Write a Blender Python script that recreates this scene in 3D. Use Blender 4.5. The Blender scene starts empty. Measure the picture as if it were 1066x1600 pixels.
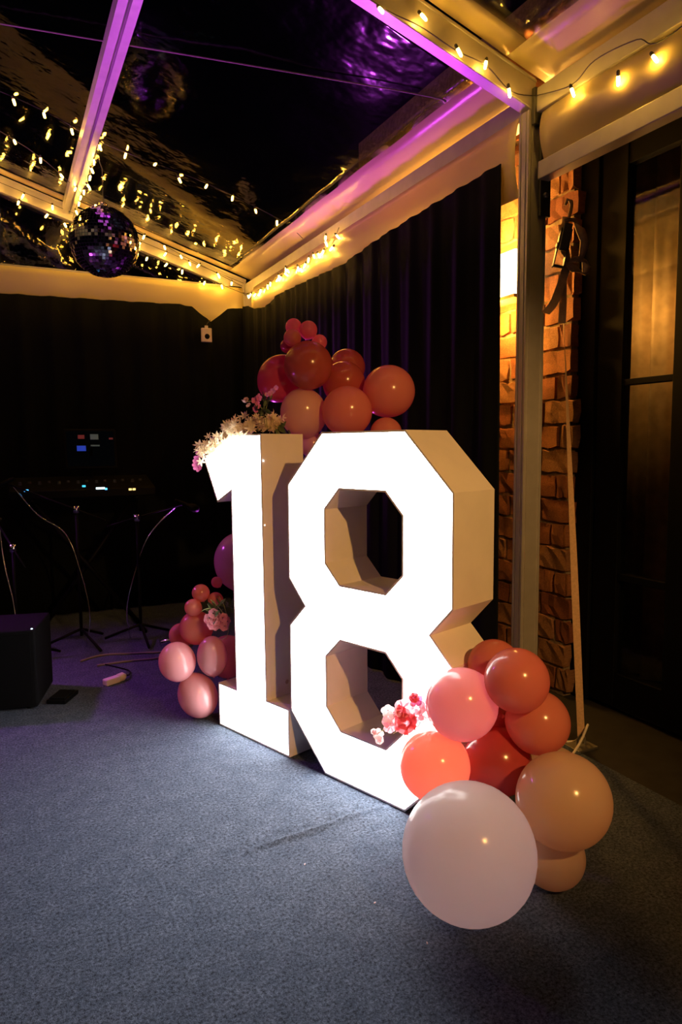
import bpy, bmesh, math, random
from mathutils import Vector, Matrix, Quaternion
random.seed(18)
S = bpy.context.scene
COL = S.collection
# ------------------------------------------------------------------ camera, world, lights, exposure
cam_d = bpy.data.cameras.new('camera'); cam = bpy.data.objects.new('camera', cam_d); COL.objects.link(cam)
cam_d.sensor_width = 36; cam_d.sensor_fit = 'AUTO'; cam_d.lens = 1087.8/1600*36; cam_d.clip_start = .02
R_ = Vector((.89931, -.43725, -.00776)); U_ = Vector((.04856, .0822, .99543)); F_ = Vector((.43462, .89557, -.09516))
cam.matrix_world = Matrix(((R_.x, U_.x, -F_.x, 0), (R_.y, U_.y, -F_.y, 0), (R_.z, U_.z, -F_.z, 1.1547), (0, 0, 0, 1)))
S.camera = cam
w = bpy.data.worlds.new('night'); S.world = w; w.use_nodes = True
w.node_tree.nodes['Background'].inputs[0].default_value = (.25, .3, .5, 1)
w.node_tree.nodes['Background'].inputs[1].default_value = .0012
S.view_settings.view_transform = 'Standard'; S.view_settings.look = 'None'
S.view_settings.exposure = 0; S.view_settings.gamma = 1; S.view_settings.use_curve_mapping = False
FACE_L = 13.0        # glow of the number faces
BULB_L = 100.0       # fairy bulbs
SCONCE_W = 20.0      # wall lamps
ADDED_SPOT_W = 205.0      # added warm spotlight behind the camera, lights the side of the 8
PAR_W = 190.0        # purple stage lamps
DOOR_W = 3.6        # lamp in the room behind the glass door

# ------------------------------------------------------------------ materials
def mat(name, col, rough=.6, metal=0, noise=0, nscale=30, bump=0, bscale=60, emit=0, ecol=None, transl=0, spec=.5, coat=0):
    m = bpy.data.materials.new(name); m.use_nodes = True
    nt = m.node_tree; b = nt.nodes['Principled BSDF']; N = nt.nodes.new; L = nt.links.new
    b.inputs['Base Color'].default_value = (*col, 1); b.inputs['Roughness'].default_value = rough
    b.inputs['Metallic'].default_value = metal; b.inputs['Specular IOR Level'].default_value = spec
    b.inputs['Coat Weight'].default_value = coat
    tc = N('ShaderNodeTexCoord')
    if noise:
        n = N('ShaderNodeTexNoise'); n.inputs['Scale'].default_value = nscale; n.inputs['Detail'].default_value = 5
        L(tc.outputs['Object'], n.inputs['Vector'])
        r = N('ShaderNodeValToRGB'); r.color_ramp.elements[0].position = .3; r.color_ramp.elements[1].position = .7
        r.color_ramp.elements[0].color = (*[c*(1-noise) for c in col], 1); r.color_ramp.elements[1].color = (*[min(1, c*(1+noise)) for c in col], 1)
        L(n.outputs['Fac'], r.inputs['Fac']); L(r.outputs['Color'], b.inputs['Base Color'])
    if bump:
        n2 = N('ShaderNodeTexNoise'); n2.inputs['Scale'].default_value = bscale; n2.inputs['Detail'].default_value = 4
        L(tc.outputs['Object'], n2.inputs['Vector'])
        bp = N('ShaderNodeBump'); bp.inputs['Strength'].default_value = bump; bp.inputs['Distance'].default_value = .01
        L(n2.outputs['Fac'], bp.inputs['Height']); L(bp.outputs['Normal'], b.inputs['Normal'])
    if emit:
        b.inputs['Emission Color'].default_value = (*(ecol or col), 1); b.inputs['Emission Strength'].default_value = emit
    if transl:
        t = N('ShaderNodeBsdfTranslucent'); t.inputs['Color'].default_value = (*col, 1)
        mx = N('ShaderNodeMixShader'); mx.inputs[0].default_value = transl
        out = nt.nodes['Material Output']
        L(b.outputs[0], mx.inputs[1]); L(t.outputs[0], mx.inputs[2]); L(mx.outputs[0], out.inputs['Surface'])
    return m
def film(name, rough, tint, bump, bscale, ior=1.45):
    m = bpy.data.materials.new(name); m.use_nodes = True; nt = m.node_tree; N = nt.nodes.new; L = nt.links.new
    nt.nodes.remove(nt.nodes['Principled BSDF'])
    tr = N('ShaderNodeBsdfTransparent'); tr.inputs[0].default_value = (*tint, 1)
    gl = N('ShaderNodeBsdfGlossy'); gl.inputs['Roughness'].default_value = rough; gl.inputs['Color'].default_value = (.95, .95, .95, 1)
    lw = N('ShaderNodeLayerWeight'); lw.inputs[0].default_value = .5
    pw = N('ShaderNodeMath'); pw.operation = 'POWER'; pw.inputs[1].default_value = 5
    fr = N('ShaderNodeMath'); fr.operation = 'MULTIPLY_ADD'; fr.inputs[1].default_value = .9; fr.inputs[2].default_value = ((ior-1)/(ior+1))**2
    L(lw.outputs['Facing'], pw.inputs[0]); L(pw.outputs[0], fr.inputs[0])
    tc = N('ShaderNodeTexCoord'); n = N('ShaderNodeTexNoise'); n.inputs['Scale'].default_value = bscale; n.inputs['Detail'].default_value = 3
    bp = N('ShaderNodeBump'); bp.inputs['Strength'].default_value = bump; bp.inputs['Distance'].default_value = .02
    L(tc.outputs['Object'], n.inputs['Vector']); L(n.outputs['Fac'], bp.inputs['Height'])
    L(bp.outputs['Normal'], gl.inputs['Normal']); L(bp.outputs['Normal'], lw.inputs['Normal'])
    mx = N('ShaderNodeMixShader'); L(fr.outputs[0], mx.inputs[0]); L(tr.outputs[0], mx.inputs[1]); L(gl.outputs[0], mx.inputs[2])
    L(mx.outputs[0], nt.nodes['Material Output'].inputs['Surface'])
    return m
def carpet_mat():
    m = bpy.data.materials.new('carpet'); m.use_nodes = True; nt = m.node_tree; N = nt.nodes.new; L = nt.links.new
    b = nt.nodes['Principled BSDF']; b.inputs['Roughness'].default_value = .95; b.inputs['Specular IOR Level'].default_value = .15
    tc = N('ShaderNodeTexCoord')
    def noise(s, d, rough=.6):
        n = N('ShaderNodeTexNoise'); n.inputs['Scale'].default_value = s; n.inputs['Detail'].default_value = d; n.inputs['Roughness'].default_value = rough
        L(tc.outputs['Object'], n.inputs['Vector']); return n
    n1 = noise(14, 8, .8); n2 = noise(120, 5, .85); n3 = noise(420, 2)
    def ramp(n, a, c0, c, c1):
        r = N('ShaderNodeValToRGB'); e = r.color_ramp.elements; e[0].position = a; e[1].position = c; e[0].color = (*c0, 1); e[1].color = (*c1, 1)
        L(n.outputs['Fac'], r.inputs[0]); return r
    r1 = ramp(n1, .3, (.048, .064, .098), .70, (.098, .120, .168))
    r2 = ramp(n2, .38, (.25, .25, .25), .64, (1.85, 1.85, 1.85))
    mx = N('ShaderNodeMix'); mx.data_type = 'RGBA'; mx.blend_type = 'MULTIPLY'; mx.inputs[0].default_value = 1
    L(r1.outputs[0], mx.inputs[6]); L(r2.outputs[0], mx.inputs[7]); L(mx.outputs[2], b.inputs['Base Color'])
    bp = N('ShaderNodeBump'); bp.inputs['Strength'].default_value = .5; bp.inputs['Distance'].default_value = .004
    ad = N('ShaderNodeMath'); ad.operation = 'ADD'; L(n2.outputs['Fac'], ad.inputs[0]); L(n3.outputs['Fac'], ad.inputs[1])
    L(ad.outputs[0], bp.inputs['Height']); L(bp.outputs[0], b.inputs['Normal'])
    return m
M = dict(
    carpet=carpet_mat(),
    ground=mat('ground', (.02, .019, .018), .9, noise=.3, nscale=12),
    drape=mat('drape', (.006, .007, .008), .95, spec=.1),
    face=mat('face', (.9, .9, .86), .4, emit=FACE_L, ecol=(1, .975, .93)),
    board=mat('board', (.88, .82, .78), .5, noise=.04, nscale=8),
    led=mat('led', (1, 1, 1), .3, emit=30, ecol=(.9, .95, 1)),
    pvc=mat('pvc', (.80, .68, .36), .28, bump=.35, bscale=7, transl=.25),
    alu=mat('alu', (.55, .53, .52), .42, metal=.55, noise=.08, nscale=14),
    steel=mat('steel', (.35, .34, .33), .45, metal=.9),
    dark_steel=mat('dark_steel', (.10, .10, .10), .5, metal=.7),
    chrome=mat('chrome', (.75, .75, .78), .15, metal=1),
    bulb=mat('bulb', (1, .8, .45), .3, emit=BULB_L, ecol=(1, .50, .055)),
    wire=mat('wire', (.05, .045, .035), .6),
    cable=mat('cable', (.20, .17, .14), .5),
    white_cable=mat('white_cable', (.7, .65, .58), .5),
    black=mat('black', (.003, .003, .0035), .55, spec=.12),
    black_matt=mat('black_matt', (.004, .004, .005), .9, spec=.1, noise=.3, nscale=200),
    mirror=mat('mirror', (.82, .80, .84), .06, metal=1),
    grout=mat('grout', (.03, .03, .03), .6),
    mortar=mat('mortar', (.30, .22, .15), .95, noise=.3, nscale=40, bump=.6, bscale=90),
    frame_black=mat('frame_black', (.004, .004, .005), .6, spec=.15),
    glass=film('glass', .03, (.9, .9, .88), .03, 3, 1.5),
    roof_film=film('roof_film', .08, (.75, .75, .8), .38, 5.5, 1.5),
    wall_film=film('wall_film', .05, (.95, .95, .95), .15, 9, 1.4),
    gold_curtain=mat('gold_curtain', (.55, .36, .14), .85, noise=.2, nscale=20),
    room=mat('room', (.10, .06, .035), .9),
    lamp=mat('lamp', (1, .9, .7), .4, emit=9, ecol=(1, .72, .32)),
    lamp_case=mat('lamp_case', (.5, .38, .2), .6),
    web=mat('web', (.62, .40, .24), .75, noise=.12, nscale=120),
    web_dark=mat('web_dark', (.52, .33, .22), .75, noise=.12, nscale=120),
    purple=mat('purple', (.6, .1, 1), .3, emit=450, ecol=(.72, .09, 1)),
    sensor=mat('sensor', (.72, .62, .56), .5),
    cream_petal=mat('cream_petal', (.85, .72, .52), .7, transl=.3),
    pink_petal=mat('pink_petal', (.85, .42, .50), .7, noise=.15, nscale=60, transl=.5),
    pale_petal=mat('pale_petal', (.88, .68, .70), .7, noise=.1, nscale=60, transl=.5),
    rose_petal=mat('rose_petal', (.80, .20, .24), .7, noise=.15, nscale=60, transl=.5),
    magenta_petal=mat('magenta_petal', (.78, .22, .52), .7, transl=.3),
    pollen=mat('pollen', (.75, .6, .2), .8),
    leaf=mat('leaf', (.07, .10, .045), .6, noise=.3, nscale=40),
    stem=mat('stem', (.30, .33, .13), .6),
    led_blue=mat('led_blue', (.1, .4, 1), .4, emit=2.5, ecol=(.08, .45, 1)),
    led_teal=mat('led_teal', (.1, .6, .8), .4, emit=1.4, ecol=(.05, .55, .75)),
    led_white=mat('led_white', (.7, .9, 1), .4, emit=2.5, ecol=(.6, .9, 1)),
    led_amber=mat('led_amber', (1, .7, .2), .4, emit=2.0, ecol=(1, .62, .2)),
    screen=mat('screen', (.002, .002, .003), .8, spec=0, emit=.004, ecol=(.1, .15, .2)),
    scr_red=mat('scr_red', (.4, .05, .06), .4, emit=.08, ecol=(.6, .12, .12)),
    scr_blue=mat('scr_blue', (.02, .05, .4), .4, emit=.35, ecol=(.03, .10, .9)),
    scr_grey=mat('scr_grey', (.2, .3, .3), .4, emit=.05, ecol=(.4, .6, .6)),
    chipped=mat('chipped', (.6, .45, .35), .6),
)
# ------------------------------------------------------------------ helpers
def tag(o, label=None, cat=None, group=None, kind=None):
    for k, v in (('label', label), ('category', cat), ('group', group), ('kind', kind)):
        if v: o[k] = v
    return o
def link(name, bm, m, parent=None, smooth=False):
    me = bpy.data.meshes.new(name); bmesh.ops.recalc_face_normals(bm, faces=bm.faces); bm.to_mesh(me); bm.free()
    if smooth:
        for p in me.polygons: p.use_smooth = True
    me.materials.append(m)
    o = bpy.data.objects.new(name, me); COL.objects.link(o); o.parent = parent
    return o
def empty(name, loc=(0, 0, 0), rz=0):
    o = bpy.data.objects.new(name, None); COL.objects.link(o); o.location = loc; o.rotation_euler.z = rz; o.empty_display_size = .1
    return o
def copy_of(src, parent=None, loc=None, rot=None, scale=None, name=None):
    c = src.copy(); COL.objects.link(c); c.parent = parent
    if name: c.name = name
    if loc is not None: c.location = loc
    if rot is not None:
        c.rotation_mode = 'QUATERNION'; c.rotation_quaternion = rot
    if scale is not None: c.scale = (scale,)*3 if not hasattr(scale, '__len__') else scale
    return c
def box(bm, x0, x1, y0, y1, z0, z1, mtx=None):
    v = [bm.verts.new((x, y, z)) for x in (x0, x1) for y in (y0, y1) for z in (z0, z1)]
    if mtx is not None:
        for q in v: q.co = mtx @ q.co
    for f in ((0, 1, 3, 2), (4, 6, 7, 5), (0, 4, 5, 1), (2, 3, 7, 6), (0, 2, 6, 4), (1, 5, 7, 3)): bm.faces.new([v[i] for i in f])
    return v
def bev(bm, w=.003, seg=2):
    bmesh.ops.bevel(bm, geom=list(bm.edges), offset=w, segments=seg, affect='EDGES', profile=.5)
def boxobj(name, x0, x1, y0, y1, z0, z1, m, parent=None, bevel=0):
    bm = bmesh.new(); box(bm, x0, x1, y0, y1, z0, z1)
    if bevel: bev(bm, bevel)
    return link(name, bm, m, parent)
def frames(pts):
    out = []; up = Vector((0, 0, 1)); prev = None
    for i, p in enumerate(pts):
        t = (pts[min(i+1, len(pts)-1)]-pts[max(i-1, 0)]).normalized()
        if prev is None:
            a = up if abs(t.z) < .95 else Vector((1, 0, 0)); n = t.cross(a).normalized()
        else:
            n = (prev - t*prev.dot(t)); n = n.normalized() if n.length > 1e-6 else prev
        prev = n; out.append((p, t, n, t.cross(n)))
    return out
def tube(bm, pts, r, seg=8, cap=True):
    pts = [Vector(p) for p in pts]; rr = r if hasattr(r, '__len__') else [r]*len(pts); rings = []
    for (p, t, n, b), q in zip(frames(pts), rr):
        rings.append([bm.verts.new(p + (n*math.cos(a)+b*math.sin(a))*q) for a in [2*math.pi*k/seg for k in range(seg)]])
    for A, B in zip(rings, rings[1:]):
        for k in range(seg): bm.faces.new((A[k], A[(k+1) % seg], B[(k+1) % seg], B[k]))
    if cap: bm.faces.new(rings[0][::-1]); bm.faces.new(rings[-1])
def spline(pts, n=8):
    P = [Vector(p) for p in pts]; out = []
    for i in range(len(P)-1):
        a, b, c, d = P[max(i-1, 0)], P[i], P[i+1], P[min(i+2, len(P)-1)]
        for k in range(n):
            t = k/n; out.append(.5*((2*b)+(c-a)*t+(2*a-5*b+4*c-d)*t*t+(3*b-a-3*c+d)*t**3))
    return out+[P[-1]]
def lathe(bm, prof, seg=24, mtx=None):
    rings = []
    for r, z in prof:
        if r < 1e-6: rings.append([bm.verts.new((0, 0, z))])
        else: rings.append([bm.verts.new((r*math.cos(2*math.pi*k/seg), r*math.sin(2*math.pi*k/seg), z)) for k in range(seg)])
    for A, B in zip(rings, rings[1:]):
        for k in range(seg):
            a, b = A[k % len(A)], A[(k+1) % len(A)]; c, d = B[(k+1) % len(B)], B[k % len(B)]
            f = []
            for q in (a, b, c, d):
                if q not in f: f.append(q)
            if len(f) > 2: bm.faces.new(f)
    if mtx is not None:
        for r in rings:
            for q in r: q.co = mtx @ q.co
def band(bm, pts, width, dirs, thick=.0016):
    """flat strap along pts; dirs = width direction at each point"""
    pts = [Vector(p) for p in pts]; rings = []
    for i, (p, t, _, _) in enumerate(frames(pts)):
        d = Vector(dirs[i]).normalized(); n = t.cross(d).normalized(); ww = width/2
        rings.append([bm.verts.new(p+d*a*ww+n*b*thick/2) for a, b in ((-1, -1), (1, -1), (1, 1), (-1, 1))])
    for A, B in zip(rings, rings[1:]):
        for k in range(4): bm.faces.new((A[k], A[(k+1) % 4], B[(k+1) % 4], B[k]))
    bm.faces.new(rings[0][::-1]); bm.faces.new(rings[-1])
def sheet(bm, fn, us, vs, thick_dir=None, thick=.003):
    """grid surface fn(u,v) with a real thickness"""
    def layer(off):
        return [[bm.verts.new(Vector(fn(u, v))+off) for v in vs] for u in us]
    A = layer(Vector((0, 0, 0))); B = layer(Vector(thick_dir)*thick) if thick_dir is not None else None
    nu, nv = len(us), len(vs)
    for i in range(nu-1):
        for j in range(nv-1):
            bm.faces.new((A[i][j], A[i+1][j], A[i+1][j+1], A[i][j+1]))
            if B: bm.faces.new((B[i][j], B[i][j+1], B[i+1][j+1], B[i+1][j]))
    if B:
        for i in range(nu-1):
            bm.faces.new((A[i][0], B[i][0], B[i+1][0], A[i+1][0])); bm.faces.new((A[i][-1], A[i+1][-1], B[i+1][-1], B[i][-1]))
        for j in range(nv-1):
            bm.faces.new((A[0][j], A[0][j+1], B[0][j+1], B[0][j])); bm.faces.new((A[-1][j], B[-1][j], B[-1][j+1], A[-1][j+1]))
def lin(a, b, n): return [a+(b-a)*i/n for i in range(n+1)]
def interp(pts, x):
    for (a, b), (c, d) in zip(pts, pts[1:]):
        if x <= c or (c, d) == pts[-1]:
            t = min(1, max(0, (x-a)/(c-a) if c != a else 0)); return b+(d-b)*t
    return pts[-1][1]

# ------------------------------------------------------------------ floor with a crease in the carpet
XW = 1.73; YG = 5.15
xs = lin(-4.3, .45, 24)[:-1] + lin(.45, 1.12, 110)[:-1] + lin(1.12, 1.9, 8)
ys = lin(-3, 1.70, 24)[:-1] + lin(1.70, 1.98, 70)[:-1] + lin(1.98, 5.6, 20)
bm = bmesh.new()
def flo(x, y):
    t = (x-.55)/.45; z = 0
    if -.25 < t < 1.3:
        yc = 1.812+.045*t+.004*math.sin(9*t); amp = .012*max(0, math.sin(math.pi*(t+.12)/1.35))
        d = y-yc; z = amp*math.exp(-(d/.011)**2) + .5*amp*math.exp(-((d-.045)/.03)**2)
    return (x, y, z)
sheet(bm, flo, xs, ys)
tag(link('floor', bm, M['carpet'], smooth=True), 'blue grey felt carpet with a long crease', kind='structure')
bm = bmesh.new(); sheet(bm, lambda x, y: (x, y, -.012), lin(1.9, 4.6, 6), lin(-4, 7, 8))
tag(link('floor_outside', bm, M['ground']), 'dark paving between the tent and the building', kind='structure')
# bits of white fluff lying on the carpet
fluff = None
for i, (x, y, a) in enumerate(((.795, 1.46, .4), (.835, 1.28, 1.2), (.775, .955, .2), (.70, 1.69, .9))):
    if fluff is None:
        bm = bmesh.new(); bmesh.ops.create_icosphere(bm, subdivisions=1, radius=.0025)
        for v in bm.verts: v.co = Vector((v.co.x*1.9, v.co.y*.8, v.co.z*.6+.0015))
        fluff = link('paper_scrap', bm, M['pale_petal']); o = fluff
    else: o = copy_of(fluff)
    o.location = (x, y, .0); o.rotation_euler.z = a
    tag(o, 'tiny white scrap at the end of the carpet crease' if i == 3 else 'tiny white scrap lying on the open blue grey carpet', 'scrap', 'tiny scraps on the carpet')

# ------------------------------------------------------------------ marquee frame
def zf(x): return 2.41+.305*(XW-x)
RIDGE = -1.27
frame = empty('marquee_frame', (1.732, 2.0, 0)); tag(frame, 'aluminium marquee frame with pole, eave beams, purlin and sloping rafters', 'tent frame')
def fr(name, bm, m='alu', parent=frame, smooth=False):
    o = link(name, bm, M[m], parent, smooth); o.matrix_parent_inverse = Matrix.Translation((-1.732, -2.0, 0)) if parent is frame else Matrix(); return o
def fbox(name, *a, m='alu', bevel=.003):
    bm = bmesh.new(); box(bm, *a); bev(bm, bevel) if bevel else None
    return fr(name, bm, m)
def pole_bm(x0, x1, y0, y1, z0, z1):
    """extruded aluminium section with keder grooves at the corners of its faces"""
    bm = bmesh.new(); g = .0035; w_ = .006
    prof = []
    def side(a, b, n):   # a->b with two grooves
        a, b = Vector(a), Vector(b); L_ = (b-a).length; d = (b-a)/L_; n = Vector(n)
        pts = [a]
        for s in (.009, L_-.009-w_):
            pts += [a+d*s, a+d*s-n*g, a+d*(s+w_)-n*g, a+d*(s+w_)]
        return pts
    prof += side((x0, y0), (x1, y0), (0, -1)) + side((x1, y0), (x1, y1), (1, 0)) + side((x1, y1), (x0, y1), (0, 1)) + side((x0, y1), (x0, y0), (-1, 0))
    A = [bm.verts.new((p.x, p.y, z0)) for p in prof]; B = [bm.verts.new((p.x, p.y, z1)) for p in prof]
    for i in range(len(prof)): bm.faces.new((A[i], A[(i+1) % len(A)], B[(i+1) % len(A)], B[i]))
    bm.faces.new(A[::-1]); bm.faces.new(B)
    return bm
fr('pole', pole_bm(1.69, 1.774, 1.975, 2.025, 0, 2.30))
fr('pole', pole_bm(1.69, 1.774, YG, YG+.05, 0, 2.30))
fr('pole', pole_bm(1.69, 1.774, -1.20, -1.15, 0, 2.30))
fbox('base_plate', 1.64, 1.83, 1.92, 2.08, 0, .008, m='steel')
# bracket that joins pole, rafter and eave beam, with its bolts
bm = bmesh.new(); box(bm, 1.735, 1.782, 1.962, 1.974, 1.95, 2.36); bev(bm, .002); br = fr('corner_bracket', bm, 'dark_steel')
for z in (2.33, 2.27, 2.02):
    bm = bmesh.new(); lathe(bm, [(0, .010), (.008, .010), (.010, .007), (.010, 0)], 6, Matrix.Translation((1.757, 1.962, z)) @ Matrix.Rotation(math.pi/2, 4, 'X'))
    fr('bolt', bm, 'steel')
bm = bmesh.new(); box(bm, 1.70, 1.735, 1.958, 1.975, 2.25, 2.37); bev(bm, .002); fr('corner_bracket', bm, 'dark_steel')
def slope_beam(y0, y1, h, x1=1.76, x0=RIDGE):
    bm = bmesh.new(); v = []
    for x in (x0, x1):
        zt = zf(x)-.01
        v.append([bm.verts.new((x, y0, zt-h)), bm.verts.new((x, y1, zt-h)), bm.verts.new((x, y1, zt)), bm.verts.new((x, y0, zt)),
                  ])
    for k in range(4): bm.faces.new((v[0][k], v[0][(k+1) % 4], v[1][(k+1) % 4], v[1][k]))
    bm.faces.new(v[0][::-1]); bm.faces.new(v[1]); bev(bm, .004); return bm
for y in (1.975, YG, -1.20):
    ra = fr('rafter', slope_beam(y, y+.05, .105, 1.72))
    bm = slope_beam(y-.004, y+.054, .012, 1.72); o = fr('rafter_cap', bm)       # the rounded track under the sheet
bm = bmesh.new(); box(bm, .445, .478, -1.2, YG, 2.715, 2.775); box(bm, .492, .525, -1.2, YG, 2.715, 2.775); box(bm, .478, .492, -1.2, YG, 2.735, 2.775); bmesh.ops.remove_doubles(bm, verts=bm.verts, dist=1e-4)
fr('purlin', bm)
fbox('eave_beam', 1.705, 1.765, 2.03, YG, 2.285, 2.365)
fbox('eave_beam', 1.705, 1.765, -1.15, 1.955, 2.285, 2.365)
fbox('eave_rail', 1.715, 1.765, -1.15, 1.955, 2.065, 2.125)
fbox('ridge_beam', RIDGE-.03, RIDGE+.03, -1.2, YG, zf(RIDGE)-.14, zf(RIDGE)-.06)
fbox('tie_beam', RIDGE, 1.69, YG, YG+.05, 2.27, 2.35)

# ------------------------------------------------------------------ roof: clear sheets with opaque white borders
roof = empty('ceiling'); tag(roof, 'pitched marquee roof of clear film panels with white borders', kind='structure')
def wob(x, y): return .003*math.sin(7*x+3*y)+.0025*math.sin(11*y-4*x)+.0012*math.sin(23*x+9*y)
def roof_sheet(name, x0, x1, y0, y1, m, n, zoff=0, amp=1):
    bm = bmesh.new(); sheet(bm, lambda x, y: (x, y, zf(x)+zoff+amp*wob(x, y)), lin(x0, x1, n[0]), lin(y0, y1, n[1]), (0, 0, 1), .0015)
    o = link(name, bm, M[m], roof, True); return o
for y0, y1 in ((2.025, YG), (-1.15, 1.975)):
    roof_sheet('clear_panel', RIDGE+.1, 1.59, y0+.10, y1-.10, 'roof_film', (60, 60))
    roof_sheet('white_border', 1.59, 1.80, y0, y1, 'pvc', (4, 60), 0, .6)
    roof_sheet('white_border', RIDGE, 1.59, y0, y0+.10, 'pvc', (50, 3), 0, .6)
    roof_sheet('white_border', RIDGE, 1.59, y1-.10, y1, 'pvc', (50, 3), 0, .6)
    roof_sheet('white_border', RIDGE, RIDGE+.1, y0+.1, y1-.1, 'pvc', (3, 50), 0, .6)
bm = bmesh.new(); sheet(bm, lambda y, x: (x, y, zf(2*RIDGE-x)), lin(-1.2, YG, 4), lin(-4.27, RIDGE, 4), (0, 0, 1), .0015); link('white_border', bm, M['pvc'], roof)
# gable triangle film
bm = bmesh.new(); sheet(bm, lambda x, t: (x, YG+.03+.01*math.sin(9*x+5*t), 2.33+t*max(.01, zf(x)-2.44)), lin(RIDGE, 1.66, 40), lin(0, 1, 12), (0, 1, 0), .0015)
link('clear_panel', bm, M['roof_film'], roof, True)

# ------------------------------------------------------------------ valances of white sheet under the beams
def val(name, label, fn, us, vs, td):
    bm = bmesh.new(); sheet(bm, fn, us, vs, td, .0015); return tag(link(name, bm, M['pvc'], None, True), label, 'valance')
val('valance', 'long white sheet band under the eave beam above the black curtain',
    lambda y, t: (1.700-.02*math.sin(math.pi*t)+.006*math.sin(13*y)*t, y, 2.30-t*(.27)), lin(2.04, 4.93, 60), lin(0, 1, 8), (1, 0, 0))
val('valance', 'short white sheet band between eave beam and lower rail beside the brick wall',
    lambda y, t: (1.735-.035*math.sin(math.pi*t)+.008*math.sin(6*y+4*t), y, 2.31-t*.20), lin(-1.1, 1.94, 60), lin(0, 1, 10), (1, 0, 0))
val('valance', 'white sheet band along the gable tie beam over the black back curtain',
    lambda x, t: (x, YG-.015-.015*math.sin(math.pi*t)-.003*math.sin(9*x), 2.335-t*.33), lin(RIDGE, 1.685, 60), lin(0, 1, 8), (0, 1, 0))

bm = bmesh.new(); sheet(bm, lambda x, t: (x, -1.24+.01*math.sin(8*x), 2.35*t), lin(-4.27, 1.70, 30), lin(0, 1, 6), (0, -1, 0), .002)  # unseen end wall, added for bounce, then made black to cut fill light
tag(link('wall_front', bm, M['drape'], None, True), 'unseen sheet wall closing the near end of the marquee, black to cut stray light', kind='structure')
# ------------------------------------------------------------------ black curtains
def curtain(name, label, fn, us, vs, td):
    bm = bmesh.new(); sheet(bm, fn, us, vs, td, .004); return tag(link(name, bm, M['drape'], None, True), label, 'curtain')
ETOP = [(2.10, 2.162), (2.21, 2.160), (2.65, 2.150), (3.0, 2.138), (3.4, 2.106), (3.83, 2.122), (4.35, 2.137), (4.6, 2.10), (4.85, 2.132), (4.95, 2.17), (5.09, 2.19)]
def eave_c(y, t):
    y2 = y + (.0 if y > 2.1 else 0)
    return (1.668+(.004+.012*t)*math.sin(34*y)+.003*math.sin(71*y+1), y2-.012*t*(1 if y < 2.2 else 0), interp(ETOP, y)*(1-t)+.012*t)
curtain('drape', 'tall black drape hung along the side wall behind the numbers', eave_c, lin(2.10, 5.085, 260), lin(0, 1, 8), (1, 0, 0))
GTOP = [(-4.2, 2.15), (.05, 2.150), (.9, 2.165), (1.20, 2.172), (1.29, 2.165), (1.373, 2.096), (1.429, 2.066), (1.50, 2.119), (1.552, 2.164), (1.65, 2.18)]
curtain('drape', 'wide black drape closing the gable end behind the band equipment',
    lambda x, t: (x, 5.10+.012*math.sin(31*x)+.006*math.sin(66*x+1), interp(GTOP, x)*(1-t)+.012*t), lin(-4.2, 1.20, 200)[:-1]+lin(1.20, 1.675, 70), lin(0, 1, 8), (0, 1, 0))
bm = bmesh.new(); sheet(bm, lambda y, t: (1.735+.006*math.sin(20*y+5*t), y, 2.2-2.15*t), lin(2.03, 2.40, 16), lin(0, 1, 30), (1, 0, 0), .001)
tag(link('clear_wall_sheet', bm, M['wall_film'], None, True), 'clear vinyl wall sheet between the pole and the black side drape', 'tent wall')

# ------------------------------------------------------------------ building: brick wall, door
XB = 2.30
bm = bmesh.new(); box(bm, XB-.009, XB+.3, 2.375, 4.4, -.05, 3.2); box(bm, XB+.008, XB+.3, -2.5, .62, -.05, 3.2); box(bm, XB+.008, XB+.3, .62, 2.375, 2.62, 3.2)
wall = link('wall_right', bm, M['mortar']); tag(wall, 'old red brick wall of the building outside the tent', kind='structure')
brick_m = [mat('brick', c, .9, noise=.35, nscale=30, bump=.9, bscale=55) for c in ((.38, .13, .06), (.46, .18, .08), (.32, .10, .05), (.42, .20, .10))]
bmeshes = []
for k in range(8):
    bm = bmesh.new(); box(bm, -.02, .02, -.5, .5, -.5, .5)
    bmesh.ops.subdivide_edges(bm, edges=[e for e in bm.edges if abs(e.verts[0].co.y-e.verts[1].co.y) > .5], cuts=3)
    bmesh.ops.subdivide_edges(bm, edges=[e for e in bm.edges if abs(e.verts[0].co.z-e.verts[1].co.z) > .5], cuts=1)
    for v in bm.verts:
        v.co += Vector((random.uniform(-.006, .005), random.uniform(-.03, .03), random.uniform(-.07, .07)))
    me = bpy.data.meshes.new('brick'); bmesh.ops.recalc_face_normals(bm, faces=bm.faces); bm.to_mesh(me); bm.free(); me.materials.append(brick_m[k % 4]); bmeshes.append(me)
CH = .112
for r in range(27):
    z = .01+CH*r; y = 2.335-(0 if r % 2 else .0)
    first = (.21 if r % 2 else .11)+random.uniform(-.03, .0); y += random.uniform(-.005, .03)
    while y < 3.05:
        L_ = first if first else random.choice((.235, .225, .24)); first = 0
        b = bpy.data.objects.new('brick', random.choice(bmeshes)); COL.objects.link(b); b.parent = wall
        b.location = (XB+random.uniform(-.006, .004), y+L_/2+random.uniform(-.004, .004), z+CH/2); b.scale = (1, L_-.014, CH-.016)
        b.rotation_euler = (random.uniform(-.012, .012), 0, random.uniform(-.03, .03))
        y += L_
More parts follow.
